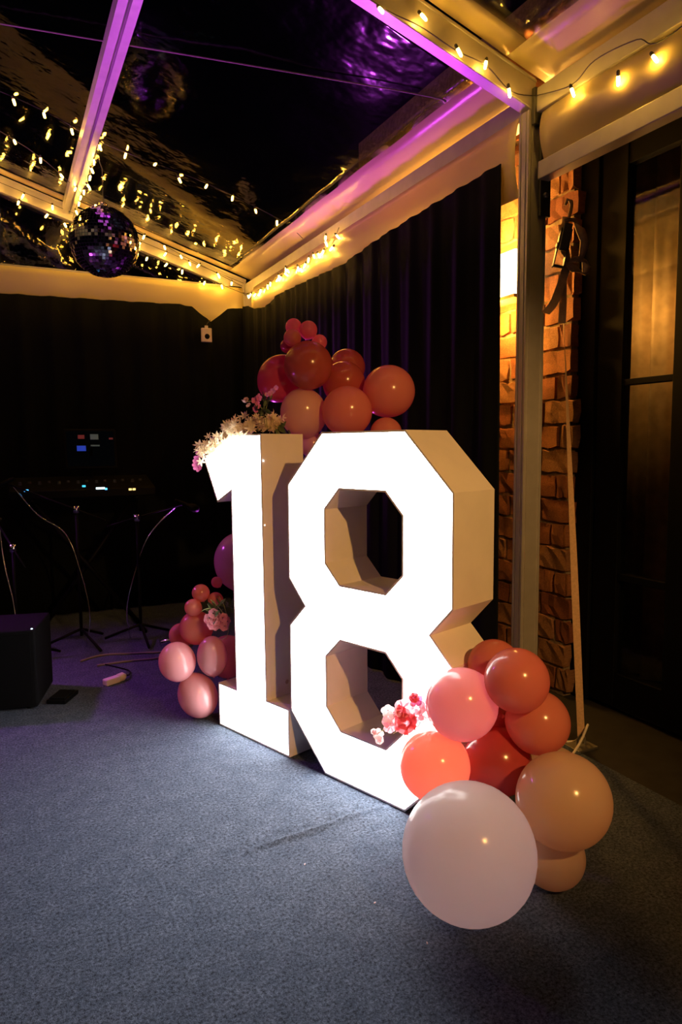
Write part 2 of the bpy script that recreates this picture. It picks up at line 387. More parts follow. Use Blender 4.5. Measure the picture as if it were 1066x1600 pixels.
# door with tall glass leaves
door = empty('door_1', (2.38, 1.5, 0)); tag(door, 'black framed glass double door in the brick wall', kind='structure')
def dbox(name, *a, m='frame_black', bevel=.003, parent=door):
    o = boxobj(name, *a, M[m], parent, bevel); o.matrix_parent_inverse = Matrix.Translation((-2.38, -1.5, 0)); return o
dbox('door_jamb', 2.33, 2.46, 2.275, 2.40, 0, 2.62); dbox('door_jamb', 2.33, 2.46, .62, .70, 0, 2.62)
dbox('door_head', 2.33, 2.46, .70, 2.275, 2.40, 2.62)
for y0, y1 in ((1.49, 2.27), (.71, 1.475)):
    st = .135 if y0 > 1 else .10
    dbox('stile', 2.345, 2.395, y1-st, y1, .01, 2.395); dbox('stile', 2.345, 2.395, y0, y0+.40 if y0 > 1 else y0+.1, .01, 2.395)
    a, b = (y0+.40, y1-st) if y0 > 1 else (y0+.1, y1-st)
    for z0, z1 in ((.01, .16), (.57, .60), (1.395, 1.42), (2.285, 2.395)): dbox('rail', 2.35, 2.39, a, b, z0, z1, bevel=.002)
    for z0, z1 in ((.16, .57), (.60, 1.395), (1.42, 2.285)):
        bm = bmesh.new(); box(bm, 2.367, 2.373, a, b, z0, z1); o = link('glass_pane', bm, M['glass'], door); o.matrix_parent_inverse = Matrix.Translation((-2.38, -1.5, 0))
dbox('door_handle', 2.315, 2.345, 1.60, 1.615, .95, 1.2, m='steel')
# room behind the door
bm = bmesh.new(); sheet(bm, lambda y, t: (2.78+.028*math.sin(48*y)+.012*math.sin(90*y+1), y, 2.5-2.49*t), lin(.5, 2.75, 260), [0, .5, 1], (1, 0, 0), .003)
tag(link('window_curtain', bm, M['gold_curtain'], None, True), 'gold curtain in deep folds seen through the glass door', 'curtain')
bm = bmesh.new(); box(bm, 2.6, 3.4, .3, 2.9, -.04, 2.9); f = [x for x in bm.faces if x.calc_center_median().x < 2.61]; bmesh.ops.delete(bm, geom=f, context='FACES')
tag(link('wall_room', bm, M['room']), 'dark room behind the glass door', kind='structure')
il = empty('interior_lamp', (2.50, 2.335, 1.80)); tag(il, 'small warm lamp glowing behind the black door stile', 'lamp')
bm = bmesh.new(); lathe(bm, [(0, -.05), (.03, -.04), (.04, 0), (.03, .04), (0, .05)], 12); link('lamp_globe', bm, M['lamp'], il, True)
bm = bmesh.new(); tube(bm, [(0, 0, .05), (0, 0, .60)], .006, 6); link('lamp_rod', bm, M['black'], il)
ld = bpy.data.lights.new('lamp_glow', 'POINT'); ld.energy = DOOR_W; ld.color = (1, .55, .16); ld.shadow_soft_size = .05
lo = bpy.data.objects.new('lamp_glow', ld); COL.objects.link(lo); lo.parent = il; lo.location = (.055, .0, 0)

# wall lamps on the facade
def sconce(y, label, power, z0=1.855, z1=2.06):
    s = empty('wall_lamp', (XB-.01, y, z0)); tag(s, label, 'wall lamp', 'wall lamps on the brick facade')
    h = z1-z0
    bm = bmesh.new(); box(bm, -.10, -.005, -.13, .13, 0, h); bev(bm, .006); link('shade', bm, M['lamp'], s)
    bm = bmesh.new(); box(bm, -.11, .0, -.14, .14, -.018, -.002); bev(bm, .002); link('shelf', bm, M['lamp_case'], s)
    bm = bmesh.new(); box(bm, -.004, .008, -.10, .10, .02, h-.02); link('back_plate', bm, M['lamp_case'], s)
    for dz in (h+.09, -.10):
        ld = bpy.data.lights.new('wall_glow', 'POINT'); ld.energy = power; ld.color = (1, .44, .06); ld.shadow_soft_size = .05
        lo = bpy.data.objects.new('wall_glow', ld); COL.objects.link(lo); lo.parent = s; lo.location = (-.12, 0, dz)
    return s
sconce(2.77, 'glowing rectangular lamp on the brick wall behind the tent pole', SCONCE_W)
pd = empty('added_spotlight', (1.09, -1.11, 2.31)); tag(pd, 'unseen black clamp spotlight added behind the camera to warm the side of the 8', 'spotlight')  # invented lamp out of view, gives the warm light on the 8
SQ = Matrix.Translation((-.14, .06, -.06)) @ Vector((0, 0, 1)).rotation_difference(Vector((1.22-.95, 1.66+1.05, .84-2.25)).normalized()).to_matrix().to_4x4()
bm = bmesh.new(); lathe(bm, [(0, -.10), (.035, -.10), (.05, -.07), (.055, .10), (.051, .10), (.047, 0), (0, 0)], 24, SQ); link('housing', bm, M['black'], pd, True)
bm = bmesh.new(); lathe(bm, [(0, .03), (.02, .025), (.03, .005), (0, .002)], 16, SQ); link('lamp_globe', bm, M['lamp'], pd, True)
bm = bmesh.new(); tube(bm, [(-.12, .04, -.04), (-.05, .01, .0), (.02, 0, .07)], .009, 8); link('arm', bm, M['black'], pd, True)
bm = bmesh.new(); box(bm, .0, .02, -.012, .012, .045, .20); box(bm, .0, .06, -.11, .012, .17, .19); bev(bm, .003); link('clamp', bm, M['black'], pd)
ld = bpy.data.lights.new('added_spot_glow', 'SPOT'); ld.energy = ADDED_SPOT_W; ld.color = (1, .50, .13); ld.shadow_soft_size = .03; ld.spot_size = .72; ld.spot_blend = .7
lo = bpy.data.objects.new('added_spot_glow', ld); COL.objects.link(lo); lo.parent = pd; lo.matrix_local = SQ @ Matrix.Translation((0, 0, .11)) @ Matrix.Rotation(math.pi, 4, 'X')

# ------------------------------------------------------------------ the two light-up numbers
NU = Vector((.32648509, -.94520235, 0)); NN = Vector((.94520235, .32648509, 0)); NO = Vector((1.03263782, 1.97325533, 0))
NM = Matrix(((NU.x, NN.x, 0, NO.x), (NU.y, NN.y, 0, NO.y), (0, 0, 1, 0), (0, 0, 0, 1)))
def offset(poly, d):
    out = []; n = len(poly); area = sum(poly[i][0]*poly[(i+1) % n][1]-poly[(i+1) % n][0]*poly[i][1] for i in range(n)); s = 1 if area > 0 else -1
    for i in range(n):
        p0, p1, p2 = Vector(poly[i-1]), Vector(poly[i]), Vector(poly[(i+1) % n])
        a, b = (p1-p0).normalized(), (p2-p1).normalized()
        na, nb = Vector((-a.y, a.x))*s, Vector((-b.y, b.x))*s
        k = (na+nb); out.append(tuple(p1+k*(d/(1+na.dot(nb)))))
    return out
def plate(bm, loops, y0, y1):
    edges = []; L0 = []
    for lp in loops:
        v = [bm.verts.new((x, y0, z)) for x, z in lp]; L0.append(v)
        edges += [bm.edges.new((v[i], v[(i+1) % len(v)])) for i in range(len(v))]
    fs = bmesh.ops.triangle_fill(bm, edges=edges, use_beauty=True)['geom']
    fs = [g for g in fs if isinstance(g, bmesh.types.BMFace)]
    m = {}
    for lp in L0:
        for v in lp: m[v] = bm.verts.new((v.co.x, y1, v.co.z))
    for f in fs: bm.faces.new([m[v] for v in f.verts][::-1])
    for lp in L0:
        for i in range(len(lp)):
            a, b = lp[i], lp[(i+1) % len(lp)]; bm.faces.new((a, b, m[b], m[a]))
def wall_loop(bm, lp, inner, y0, y1):
    n = len(lp); A = [bm.verts.new((x, y0, z)) for x, z in lp]; B = [bm.verts.new((x, y1, z)) for x, z in lp]
    C = [bm.verts.new((x, y0, z)) for x, z in inner]; D = [bm.verts.new((x, y1, z)) for x, z in inner]
    for i in range(n):
        j = (i+1) % n
        bm.faces.new((A[i], A[j], B[j], B[i])); bm.faces.new((C[i], D[i], D[j], C[j])); bm.faces.new((A[i], C[i], C[j], A[j])); bm.faces.new((B[i], B[j], D[j], D[i]))
DEP = .204; T = .006
def number(name, label, outer, holes, base_x):
    root = empty(name); root.matrix_world = NM @ Matrix.Translation((base_x, 0, 0)); tag(root, label, 'light-up number')
    outer = [(x-base_x, z) for x, z in outer]; holes = [[(x-base_x, z) for x, z in h] for h in holes]
    bm = bmesh.new(); wall_loop(bm, outer, offset(outer, T), -.003, DEP); link('side_panel', bm, M['board'], root)
    for h in holes:
        bm = bmesh.new(); wall_loop(bm, h, offset(h, -T), -.003, DEP); link('opening_panel', bm, M['board'], root)
    io = offset(outer, T+.0005); ih = [offset(h, -T-.0005) for h in holes]
    bm = bmesh.new(); plate(bm, [io]+ih, 0, .004); link('light_face', bm, M['face'], root)
    bm = bmesh.new(); plate(bm, [io]+ih, DEP-.012, DEP-.004); link('back_panel', bm, M['board'], root)
    return root
a, b, c = .182, .362, .281
eight = [(-a, .004), (a, .004), (b, .187), (b, .509), (c, .590), (b, .679), (b, 1.0185), (a, 1.2), (-a, 1.2), (-b, 1.0185), (-b, .679), (-c, .590), (-b, .509), (-b, .187)]
h_, k_ = .101, .169
hol = lambda t1, t2, t3, t4: [(-h_, t1), (h_, t1), (k_, t2), (k_, t3), (h_, t4), (-h_, t4), (-k_, t3), (-k_, t2)]
number('number_eight', 'large white box numeral 8 with a glowing face and two octagonal openings', eight, [hol(.690, .757, .940, 1.009), hol(.184, .253, .430, .497)], 0)
one = [(-.819, .002), (-.373, .002), (-.373, .186), (-.502, .186), (-.508, 1.2), (-.70, 1.2), (-.884, 1.108), (-.795, .932), (-.702, .979), (-.697, .182), (-.819, .182)]
n1 = number('number_one', 'large white box numeral 1 with a glowing face and wide foot', one, [], -.60)
# small hole for the cable and a chip in the paint on the sides
bm = bmesh.new(); lathe(bm, [(0, .004), (.005, .004), (.008, .002), (.010, 0)], 12, Matrix.Translation((.0965, .10, .235)) @ Matrix.Rotation(math.pi/2, 4, 'Y')); link('cable_socket', bm, M['chipped'], n1)

for root_, x_, zs in ((n1, .0935, (1.10, .86, .63, .385)),):
    for z in zs:
        bm = bmesh.new(); lathe(bm, [(0, .0012), (.0016, .001), (.002, 0)], 10, Matrix.Translation((x_, .006, z)) @ Matrix.Rotation(math.pi/2, 4, 'Y')); link('led_leak', bm, M['led'], root_)['label'] = 'tiny bright gap of light beside the face'
# ------------------------------------------------------------------ balloons
def balloon_mesh():
    bm = bmesh.new(); prof = []
    for i in range(25):
        t = math.pi*i/24; z = math.cos(t); r = math.sin(t)
        if z < 0: zz = z*1.0; r *= (1-.10*(-z)**3); z = zz - .03*max(0, -z)**6
        prof.append((max(r, 0) if 0 < i < 24 else 0, z))
    lathe(bm, prof, 40); return bm
def knot_mesh():
    bm = bmesh.new(); lathe(bm, [(0, -.98), (.03, -1.0), (.05, -1.03), (.035, -1.05), (.055, -1.075), (.075, -1.115), (.06, -1.12), (0, -1.08)], 14); return bm
bal_cols = dict(white=((.95, .88, .90), .68), cream=((.91, .70, .52), .60), peachcream=((.86, .52, .40), .45), pink=((.93, .47, .50), .50), coral=((.88, .32, .28), .50), salmon=((.88, .34, .28), .50), orange=((.95, .42, .33), .55),
                red=((.60, .09, .10), .40), deep=((.66, .08, .16), .4), brown=((.60, .13, .11), .40), dusty=((.78, .42, .48), .45), rose=((.85, .40, .43), .45), peach=((.86, .36, .31), .5))
bal_src = {}
for k, (cc, tr) in bal_cols.items():
    m = mat('latex_'+k, cc, .18, transl=tr, spec=.8); src = link('balloon', balloon_mesh(), m, None, True); kn = link('knot', knot_mesh(), m, src, True); bal_src[k] = [src, kn, False]
def balloon(col, x, y, z, r, ar, axis, label, group):
    s = bal_src[col]
    if not s[2]: o, kn = s[0], s[1]; s[2] = True
    else: o = copy_of(s[0]); kn = copy_of(s[1], o)
    ax = Vector(axis).normalized()     # points from the knot to the crown
    o.rotation_mode = 'QUATERNION'; o.rotation_quaternion = Vector((0, 0, 1)).rotation_difference(ax)
    o.location = (x, y, z); o.scale = (r, r, r*ar); tag(o, label, 'balloon', group); return o
GR, GT, GL = 'balloons in the garland at the foot of the 8', 'balloons in the garland above the numbers', 'balloons in the garland beside the foot of the 1'
BL = [
 ('white', .977, 1.315, .166, .162, 1.03, (-.25, -.3, .9), 'largest pinkish white balloon resting on the carpet', GR),
 ('cream', 1.226, 1.262, .263, .117, 1.02, (.3, -.5, .5), 'big cream balloon right beside the largest white balloon', GR),
 ('cream', 1.241, 1.313, .086, .084, 1.02, (.4, -.3, -.5), 'beige balloon on the carpet under the big cream balloon', GR),
 ('cream', 1.466, 1.548, .143, .090, 1.04, (.5, .3, .3), 'beige balloon mostly hidden behind the big cream balloon', GR),
 ('pink', 1.114, 1.538, .438, .100, 1.01, (-.3, -.5, .5), 'bright pink balloon against the glowing face of the 8', GR),
 ('coral', 1.209, 1.424, .526, .086, 1.00, (.1, -.6, .5), 'coral balloon at the top of the garland by the 8', GR),
 ('coral', 1.267, 1.591, .508, .077, 1.02, (0, .3, .8), 'coral balloon against the side of the 8 behind another coral one', GR),
 ('salmon', 1.295, 1.435, .390, .087, 1.00, (.6, -.4, -.1), 'salmon balloon just above the big cream balloon', GR),
 ('orange', 1.051, 1.575, .259, .099, 1.00, (-.6, -.3, -.1), 'backlit orange balloon in front of the lower corner of the 8', GR),
 ('red', 1.224, 1.518, .258, .096, 1.02, (-.1, -.8, .2), 'dark red balloon in the middle of the garland by the 8', GR),
 ('red', 1.319, 1.637, .325, .051, 1.04, (0, -.5, .5), 'small dark red balloon peeping between pink and salmon balloons', GR),
 ('coral', 1.082, 2.652, 1.630, .033, 1.04, (-.2, 0, 1), 'tiny coral balloon, the topmost one of the high garland', GT),
 ('coral', 1.126, 2.607, 1.614, .036, 1.04, (.3, 0, 1), 'tiny coral balloon leaning beside the topmost one', GT),
 ('coral', 1.056, 2.603, 1.579, .035, 1.00, (-.3, -.4, .6), 'tiny coral balloon just under the topmost one', GT),
 ('coral', 1.180, 2.621, 1.571, .031, 1.04, (.6, 0, .6), 'tiny coral balloon on the tip of the dark red one', GT),
 ('deep', 1.055, 2.657, 1.554, .028, 1.00, (-.8, 0, .3), 'tiny magenta balloon at the side of the tiny coral ones', GT),
 ('brown', 1.095, 2.539, 1.466, .095, 1.00, (-.1, -.6, .6), 'brick red balloon under the tiny balloons of the high garland', GT),
 ('deep', 1.037, 2.708, 1.429, .087, 1.15, (-.4, 0, -.8), 'crimson balloon above the flowers on the 1', GT),
 ('brown', 1.336, 2.681, 1.487, .076, .97, (.4, 0, .8), 'brownish red balloon at the back of the high garland', GT),
 ('brown', 1.265, 2.573, 1.408, .086, 1.03, (.2, -.5, .5), 'brownish red balloon between brick red and coral balloons', GT),
 ('peachcream', 1.095, 2.592, 1.283, .093, 1.10, (-.2, -.3, .8), 'peachy cream balloon directly behind the gap between 1 and 8', GT),
 ('coral', 1.218, 2.449, 1.286, .098, 1.01, (0, -.7, .4), 'coral balloon resting behind the top edge of the 8', GT),
 ('salmon', 1.386, 2.416, 1.365, .103, 1.00, (.5, -.2, .6), 'round salmon balloon sticking out beyond the rest of the high garland', GT),
 ('coral', 1.345, 2.367, 1.200, .062, 1.00, (.4, -.4, .4), 'small coral balloon tucked behind the top corner of the 8', GT),
 ('dusty', 1.147, 2.636, 1.161, .053, 1.00, (0, 0, 1), 'small mauve balloon tucked between the 1 and the 8', GT),
 ('dusty', .957, 2.997, .632, .127, 1.09, (-.2, 0, 1), 'large dusty pink balloon half hidden behind the stem of the 1', GL),
 ('coral', .821, 2.944, .562, .024, 1.06, (-.5, 0, .8), 'tiny coral balloon touching the large dusty pink balloon', GL),
 ('coral', .739, 2.905, .530, .038, 1.00, (-.3, 0, .9), 'tiny coral balloon at the crest of the low garland', GL),
 ('coral', .701, 2.890, .474, .037, 1.00, (-.8, 0, .4), 'tiny coral balloon at the outer flank of the low garland', GL),
 ('coral', .799, 2.892, .497, .033, 1.00, (0, 0, 1), 'tiny coral balloon behind the pink roses', GL),
 ('coral', .719, 2.918, .377, .072, 1.04, (-.3, -.3, .8), 'coral balloon under the two tiny ones by the 1', GL),
 ('salmon', .682, 3.041, .318, .054, 1.05, (-.7, 0, .5), 'salmon balloon at the back of the low garland', GL),
 ('peach', .862, 2.944, .223, .094, 1.00, (0, 0, 1), 'peach balloon behind the foot of the 1', GL),
 ('rose', .757, 2.811, .275, .064, 1.42, (-.1, -.2, .9), 'long rose pink balloon under the pink roses', GL),
 ('rose', .623, 2.874, .253, .077, 1.12, (-.2, -.2, .9), 'rose pink balloon furthest out from the 1', GL),
 ('rose', .702, 2.859, .100, .082, 1.2, (.35, -.2, -.9), 'rose pink balloon resting on the carpet beside the 1', GL),
]
for q in BL: balloon(*q)

# ------------------------------------------------------------------ flowers
def petal_flower(n, length, width, cup, pointed=False):
    bm = bmesh.new()
    for k in range(n):
        a = 2*math.pi*k/n+random.uniform(-.12, .12); L_ = length*random.uniform(.9, 1.1); rows = []
        for i, (t, wd) in enumerate(((.08, .25), (.4, .85), (.75, 1.0 if not pointed else .55), (1.0, .45 if not pointed else .06))):
            z = cup*L_*t*t; rows.append([Vector((L_*t, s*width*wd*.5, z+(.12*width*abs(s)))) for s in (-1, 0, 1)])
        R = Matrix.Rotation(a, 3, 'Z'); V = [[bm.verts.new(R @ p) for p in row] for row in rows]
        for A, B in zip(V, V[1:]):
            for j in (0, 1): bm.faces.new((A[j], A[j+1], B[j+1], B[j]))
    return bm
def rose(r):
    bm = bmesh.new()
    for ring, (n, rr, h) in enumerate(((3, .35, .9), (5, .65, .75), (6, 1.0, .45))):
        for k in range(n):
            a = 2*math.pi*k/n+ring*.5; R = Matrix.Rotation(a, 3, 'Z'); V = []
            for t in (0, .5, 1):
                V.append([bm.verts.new(R @ Vector((r*rr*(.35+.65*t)*math.cos(s*.55), r*rr*(.35+.65*t)*math.sin(s*.9), r*h*(t**.7)*(1-.12*s*s)))) for s in (-1, 0, 1)])
            for A, B in zip(V, V[1:]):
                for j in (0, 1): bm.faces.new((A[j], A[j+1], B[j+1], B[j]))
    return bm
def leaf_bm(L_=.05, w_=.018):
    bm = bmesh.new(); V = []
    for t, wd in ((0, .1), (.3, .9), (.6, 1), (.85, .5), (1, .04)):
        V.append([bm.verts.new((L_*t, s*w_*.5*wd, -.15*L_*t*t+.15*w_*abs(s))) for s in (-1, 0, 1)])
    for A, B in zip(V, V[1:]):
        for j in (0, 1): bm.faces.new((A[j], A[j+1], B[j+1], B[j]))
    return bm
def proto(name, bm, m):
    me = bpy.data.meshes.new(name); bm.to_mesh(me); bm.free(); me.materials.append(M[m]); [setattr(p, 'use_smooth', True) for p in me.polygons]; return me
ME = dict(floret=[proto('floret', petal_flower(6, .020, .009, .35, True), 'cream_petal') for _ in range(3)],
          pink=[proto('blossom', petal_flower(5, .021, .020, .45), 'pink_petal') for _ in range(2)], pale=[proto('blossom', petal_flower(5, .020, .019, .45), 'pale_petal') for _ in range(2)],
          rose=[proto('blossom', rose(.026), 'rose_petal')], pinkrose=[proto('blossom', rose(.022), 'pink_petal')], magenta=[proto('blossom', petal_flower(5, .020, .016, .3), 'magenta_petal')],
          leaf=[proto('leaf', leaf_bm(), 'leaf')], bud=[proto('bud', rose(.009), 'pale_petal')])
def put(kind, parent, p, d, s=1):
    me = random.choice(ME[kind]); o = bpy.data.objects.new(me.name.split('.')[0], me); COL.objects.link(o); o.parent = parent
    o.location = Vector(p)-parent.location; o.rotation_mode = 'QUATERNION'
    o.rotation_quaternion = Vector((0, 0, 1)).rotation_difference(Vector(d).normalized()) @ Quaternion((0, 0, 1), random.uniform(0, 6.28)); o.scale = (s,)*3
def stems(parent, lists, r=.0016):
    for pts in lists:
        bm = bmesh.new(); tube(bm, [Vector(p)-parent.location for p in spline(pts, 5)], r, 5); link('stem', bm, M['stem'], parent, True)
def fpt(u, z, dep): p = NO+NU*u+NN*dep; return Vector((p.x, p.y, z))
rd = lambda: Vector((random.uniform(-1, 1), random.uniform(-1, 1), random.uniform(-.6, 1)))
# bunch of small cream flowers on the flag of the 1
fb = empty('flower_bunch', fpt(-.68, 1.2, .1)); tag(fb, 'dense bunch of small cream flowers lying on top of the 1', 'flowers')
for i in range(150):
    t = random.random()
    u = -.885+t*.33; ztop = interp([(-.9, 1.115), (-.70, 1.205), (-.5, 1.205)], u)
    dep = random.uniform(-.035, .13); hgt = random.uniform(.0, .055 if t > .25 else .035)*(1.1-abs(dep-.05)*3)
    if dep < -.01: hgt = random.uniform(-.03, .03)
    put('floret', fb, fpt(u, ztop+.008+hgt, dep), rd()+Vector((-.5, -.9, .5)), random.uniform(.8, 1.15))
for i in range(34):
    t = random.random(); put('floret', fb, fpt(-.86+t*.16, interp([(-.9, 1.10), (-.70, 1.19)], -.86+t*.16)+random.uniform(-.04, .03), random.uniform(-.05, -.02)), rd()+Vector((-.8, -.6, .4)), 1.0)
for i in range(26):
    put('floret', fb, fpt(random.uniform(-.62, -.55), 1.21+random.uniform(0, .07), random.uniform(.03, .15)), rd()+Vector((-.5, -.8, .3)), 1.0)
for u, z, d_ in ((-.905, 1.10, -.02), (-.895, 1.085, -.03), (-.91, 1.125, 0), (-.90, 1.07, -.02)):
    put('magenta', fb, fpt(u, z, d_), (-.6, -.8, .1), 1.0)
for u, z, d_ in ((-.57, 1.235, .13), (-.55, 1.225, .10), (-.545, 1.25, .15), (-.56, 1.215, .17)): put('leaf', fb, fpt(u, z, d_), rd(), 1.1)
stems(fb, [[fpt(-.87, 1.125, .05), fpt(-.72, 1.205, .06), fpt(-.56, 1.22, .09)], [fpt(-.80, 1.17, .02), fpt(-.66, 1.22, .08), fpt(-.55, 1.23, .12)]])
# pink spray above it
sp = empty('blossom_spray', (.914, 2.50, 1.22)); tag(sp, 'thin spray of mauve pink blossoms in front of the crimson balloon', 'flowers')
for p in ((.832, 2.518, 1.326), (.822, 2.52, 1.318), (.836, 2.515, 1.31)): put('bud', sp, p, rd()+Vector((0, -1, 0)), 1.1)
for p in ((.862, 2.503, 1.325), (.868, 2.50, 1.308), (.86, 2.505, 1.292), (.872, 2.498, 1.335)): put('magenta', sp, p, rd()+Vector((0, -1.5, 0)), .8)
for p in ((.915, 2.49, 1.352), (.926, 2.485, 1.362), (.935, 2.48, 1.372), (.908, 2.492, 1.345)): put('pink', sp, p, rd()+Vector((0, -1.5, 0)), .5)
for k in range(14):
    t = random.random(); put('leaf', sp, Vector((.875, 2.50, 1.27)).lerp(Vector((.915, 2.49, 1.34)), t)+rd()*.012, rd(), random.uniform(.6, 1))
stems(sp, [[(.905, 2.51, 1.225), (.89, 2.505, 1.29), (.862, 2.505, 1.32), (.83, 2.52, 1.32)], [(.91, 2.51, 1.225), (.905, 2.50, 1.30), (.935, 2.483, 1.368)]])
# low left roses
sp = empty('rose_spray', (.80, 2.78, .44)); tag(sp, 'bunch of dusty pink roses with thin greenery beside the stem of the 1', 'flowers')
for p in ((.752, 2.745, .447), (.775, 2.735, .437), (.735, 2.755, .452), (.76, 2.745, .425), (.785, 2.73, .455), (.742, 2.75, .428), (.79, 2.735, .42), (.765, 2.74, .462), (.748, 2.745, .475), (.80, 2.73, .44)):
    put('pinkrose', sp, p, rd()*.5+Vector((-.3, -1, .2)), random.uniform(.8, 1.1))
for k in range(34):
    a = random.uniform(-.6, 2.6); put('leaf', sp, Vector((.79, 2.735, .47))+Vector((-math.cos(a)*.04, random.uniform(-.01, .03), math.sin(a)*.035)), rd(), random.uniform(.5, .95))
stems(sp, [[(.81, 2.76, .44), (.77, 2.75, .50), (.735, 2.75, .535)], [(.81, 2.76, .44), (.74, 2.75, .495), (.70, 2.76, .485)], [(.81, 2.76, .45), (.79, 2.74, .51), (.77, 2.74, .545)], [(.82, 2.75, .45), (.80, 2.73, .38), (.775, 2.735, .365)]], .0012)
# right spray
sp = empty('blossom_spray', (1.09, 1.64, .38)); tag(sp, 'branch of pink and coral blossoms before the lower opening of the 8', 'flowers')
for p, k, s in (((.923, 1.676, .335), 'pale', .8), ((.928, 1.672, .320), 'bud', 1.3), ((.915, 1.68, .345), 'bud', 1), ((.951, 1.665, .405), 'pale', .95), ((.955, 1.662, .385), 'pale', .9), ((.946, 1.668, .372), 'pink', .8), ((.958, 1.662, .358), 'pink', .9), ((.965, 1.66, .37), 'pale', .6),
                ((.990, 1.648, .412), 'pink', 1.35), ((.985, 1.648, .402), 'rose', .75), ((.998, 1.640, .368), 'rose', 1.25), ((1.006, 1.637, .376), 'pink', 1.1), ((1.026, 1.636, .432), 'magenta', 1.1), ((1.02, 1.637, .44), 'rose', .55),
                ((1.035, 1.63, .412), 'pale', 1), ((1.045, 1.625, .395), 'pale', .9), ((1.03, 1.63, .388), 'pink', .9), ((1.055, 1.62, .37), 'pale', .8), ((1.05, 1.622, .42), 'pink', .9)):
    put(k, sp, p, rd()*.5+Vector((-.6, -1, .15)), s)
stems(sp, [[(1.10, 1.62, .36), (1.02, 1.645, .362), (.96, 1.665, .355), (.92, 1.68, .335)], [(1.09, 1.62, .37), (1.0, 1.648, .375), (.955, 1.665, .395)], [(1.09, 1.62, .37), (1.03, 1.64, .40), (.99, 1.652, .41)], [(1.09, 1.62, .37), (1.05, 1.63, .40), (1.024, 1.64, .435)], [(1.0, 1.65, .36), (.98, 1.655, .345), (.965, 1.66, .335)]], .0015)
for p in ((1.04, 1.632, .372), (1.0, 1.645, .352), (.97, 1.66, .352), (1.06, 1.625, .39)): put('leaf', sp, p, rd(), .5)

# ------------------------------------------------------------------ fairy lights
bb = bmesh.new(); lathe(bb, [(0, -.030), (.0045, -.026), (.0055, -.012), (.0048, 0), (0, .001)], 7)
BULB = proto('bulb', bb, 'bulb')
bb = bmesh.new(); lathe(bb, [(0, -.001), (.0052, -.001), (.0055, .010), (.003, .014), (0, .014)], 7)
CAP = proto('bulb_socket', bb, 'wire')
def fairy(label, pts, spots, n=6):
    """pts: run of the wire; spots: bulb places"""
    root = empty('fairy_lights', pts[0]); tag(root, label, 'fairy lights', 'strings of warm fairy lights')
    bm = bmesh.new(); tube(bm, [Vector(p)-root.location for p in spline(pts, n)], .0018, 5); link('wire', bm, M['wire'], root, True)
    for p in spots:
        b = bpy.data.objects.new('bulb', BULB); COL.objects.link(b); b.parent = root; b.location = Vector(p)-root.location
        b.rotation_euler = (random.uniform(-.7, .7), random.uniform(-.7, .7), 0)
        c = bpy.data.objects.new('bulb_socket', CAP); COL.objects.link(c); c.parent = b
def along(pts, step, jit=.01, start=0):
    P = spline(pts, 14); out = []; acc = start
    for a_, b_ in zip(P, P[1:]):
        L_ = (b_-a_).length; acc += L_
        if acc >= step: acc -= step; out.append(b_+Vector((random.uniform(-jit, jit), random.uniform(-jit, jit), random.uniform(-jit, 0))))
    return out
S1 = [(1.535, 2.489), (1.401, 2.537), (1.263, 2.585), (1.115, 2.625), (.959, 2.645), (.837, 2.70), (.677, 2.725), (.542, 2.745), (.406, 2.80), (.277, 2.855), (.138, 2.89), (-.02, 2.90), (-.2, 2.95), (-.45, 3.02), (-.7, 3.09), (-1.0, 3.17)]
P1 = [(1.70, 4.0, 2.40), (1.54, 4.0, 2.495), (1.1, 4.0, 2.635), (.55, 4.0, 2.755), (.14, 4.0, 2.90), (-1.2, 4.0, 3.2)]
fairy('string of fairy lights stretched across the roof above the mirror ball', P1, [(x, 4.0+random.uniform(-.01, .01), z-.004) for x, z in S1])
P2 = [(1.66, 5.06, 2.33), (1.118, 4.98, 2.52), (.6, 4.70, 2.66), (.08, 4.35, 2.86), (-1.2, 4.0, 3.15)]
fairy('string of fairy lights slanting up from the gable corner behind the mirror ball', P2, along(P2, .14, .006, .08))
P3 = [(1.68, 5.09, 2.36), (1.2, 5.09, 2.50), (.6, 5.09, 2.68), (.1, 5.09, 2.83), (-1.2, 5.09, 3.22)]
P3b = [(x, y, z-.075) for x, y, z in P3]
fairy('string of fairy lights along the lower edge of the gable rafter', P3b, along(P3b, .14, .02))
fairy('string of fairy lights along the upper edge of the gable rafter', P3, along(P3, .19, .015))
P4 = [(1.672, 5.02, 2.27), (1.672, 4.6, 2.235), (1.672, 4.3, 2.262), (1.672, 4.0, 2.235), (1.672, 3.75, 2.25), (1.672, 3.55, 2.24), (1.675, 3.45, 2.31)]
fairy('bundled fairy lights on the white band at the far end of the eave', P4, along(P4, .062, .022)+[(1.665, 3.595, 2.305), (1.665, 3.60, 2.275), (1.665, 4.2, 2.27)])
P5 = [(.50, 5.08, 2.665), (.515, 4.8, 2.705), (.53, 4.5, 2.70), (.53, 4.2, 2.705), (.53, 4.02, 2.715)]
fairy('fairy lights running along the purlin near the gable', P5, along(P5, .12, .006))
P6 = [(1.735, 1.955, 2.345), (1.60, 1.955, 2.33), (1.49, 1.955, 2.39), (1.37, 1.955, 2.41), (1.235, 1.955, 2.45), (1.087, 1.955, 2.475), (.8, 1.955, 2.57), (.3, 1.955, 2.72), (-.3, 1.955, 2.90), (-1.2, 1.955, 3.15)]
fairy('string of fairy lights along the rafter at the tent pole', P6, [(1.735, 1.95, 2.351), (1.58, 1.95, 2.336), (1.486, 1.95, 2.40), (1.372, 1.95, 2.414), (1.235, 1.95, 2.483), (1.087, 1.95, 2.464), (.93, 1.95, 2.53), (.78, 1.95, 2.57), (.6, 1.95, 2.63), (.42, 1.95, 2.68), (.2, 1.95, 2.75), (0, 1.95, 2.8), (-.3, 1.95, 2.9)])
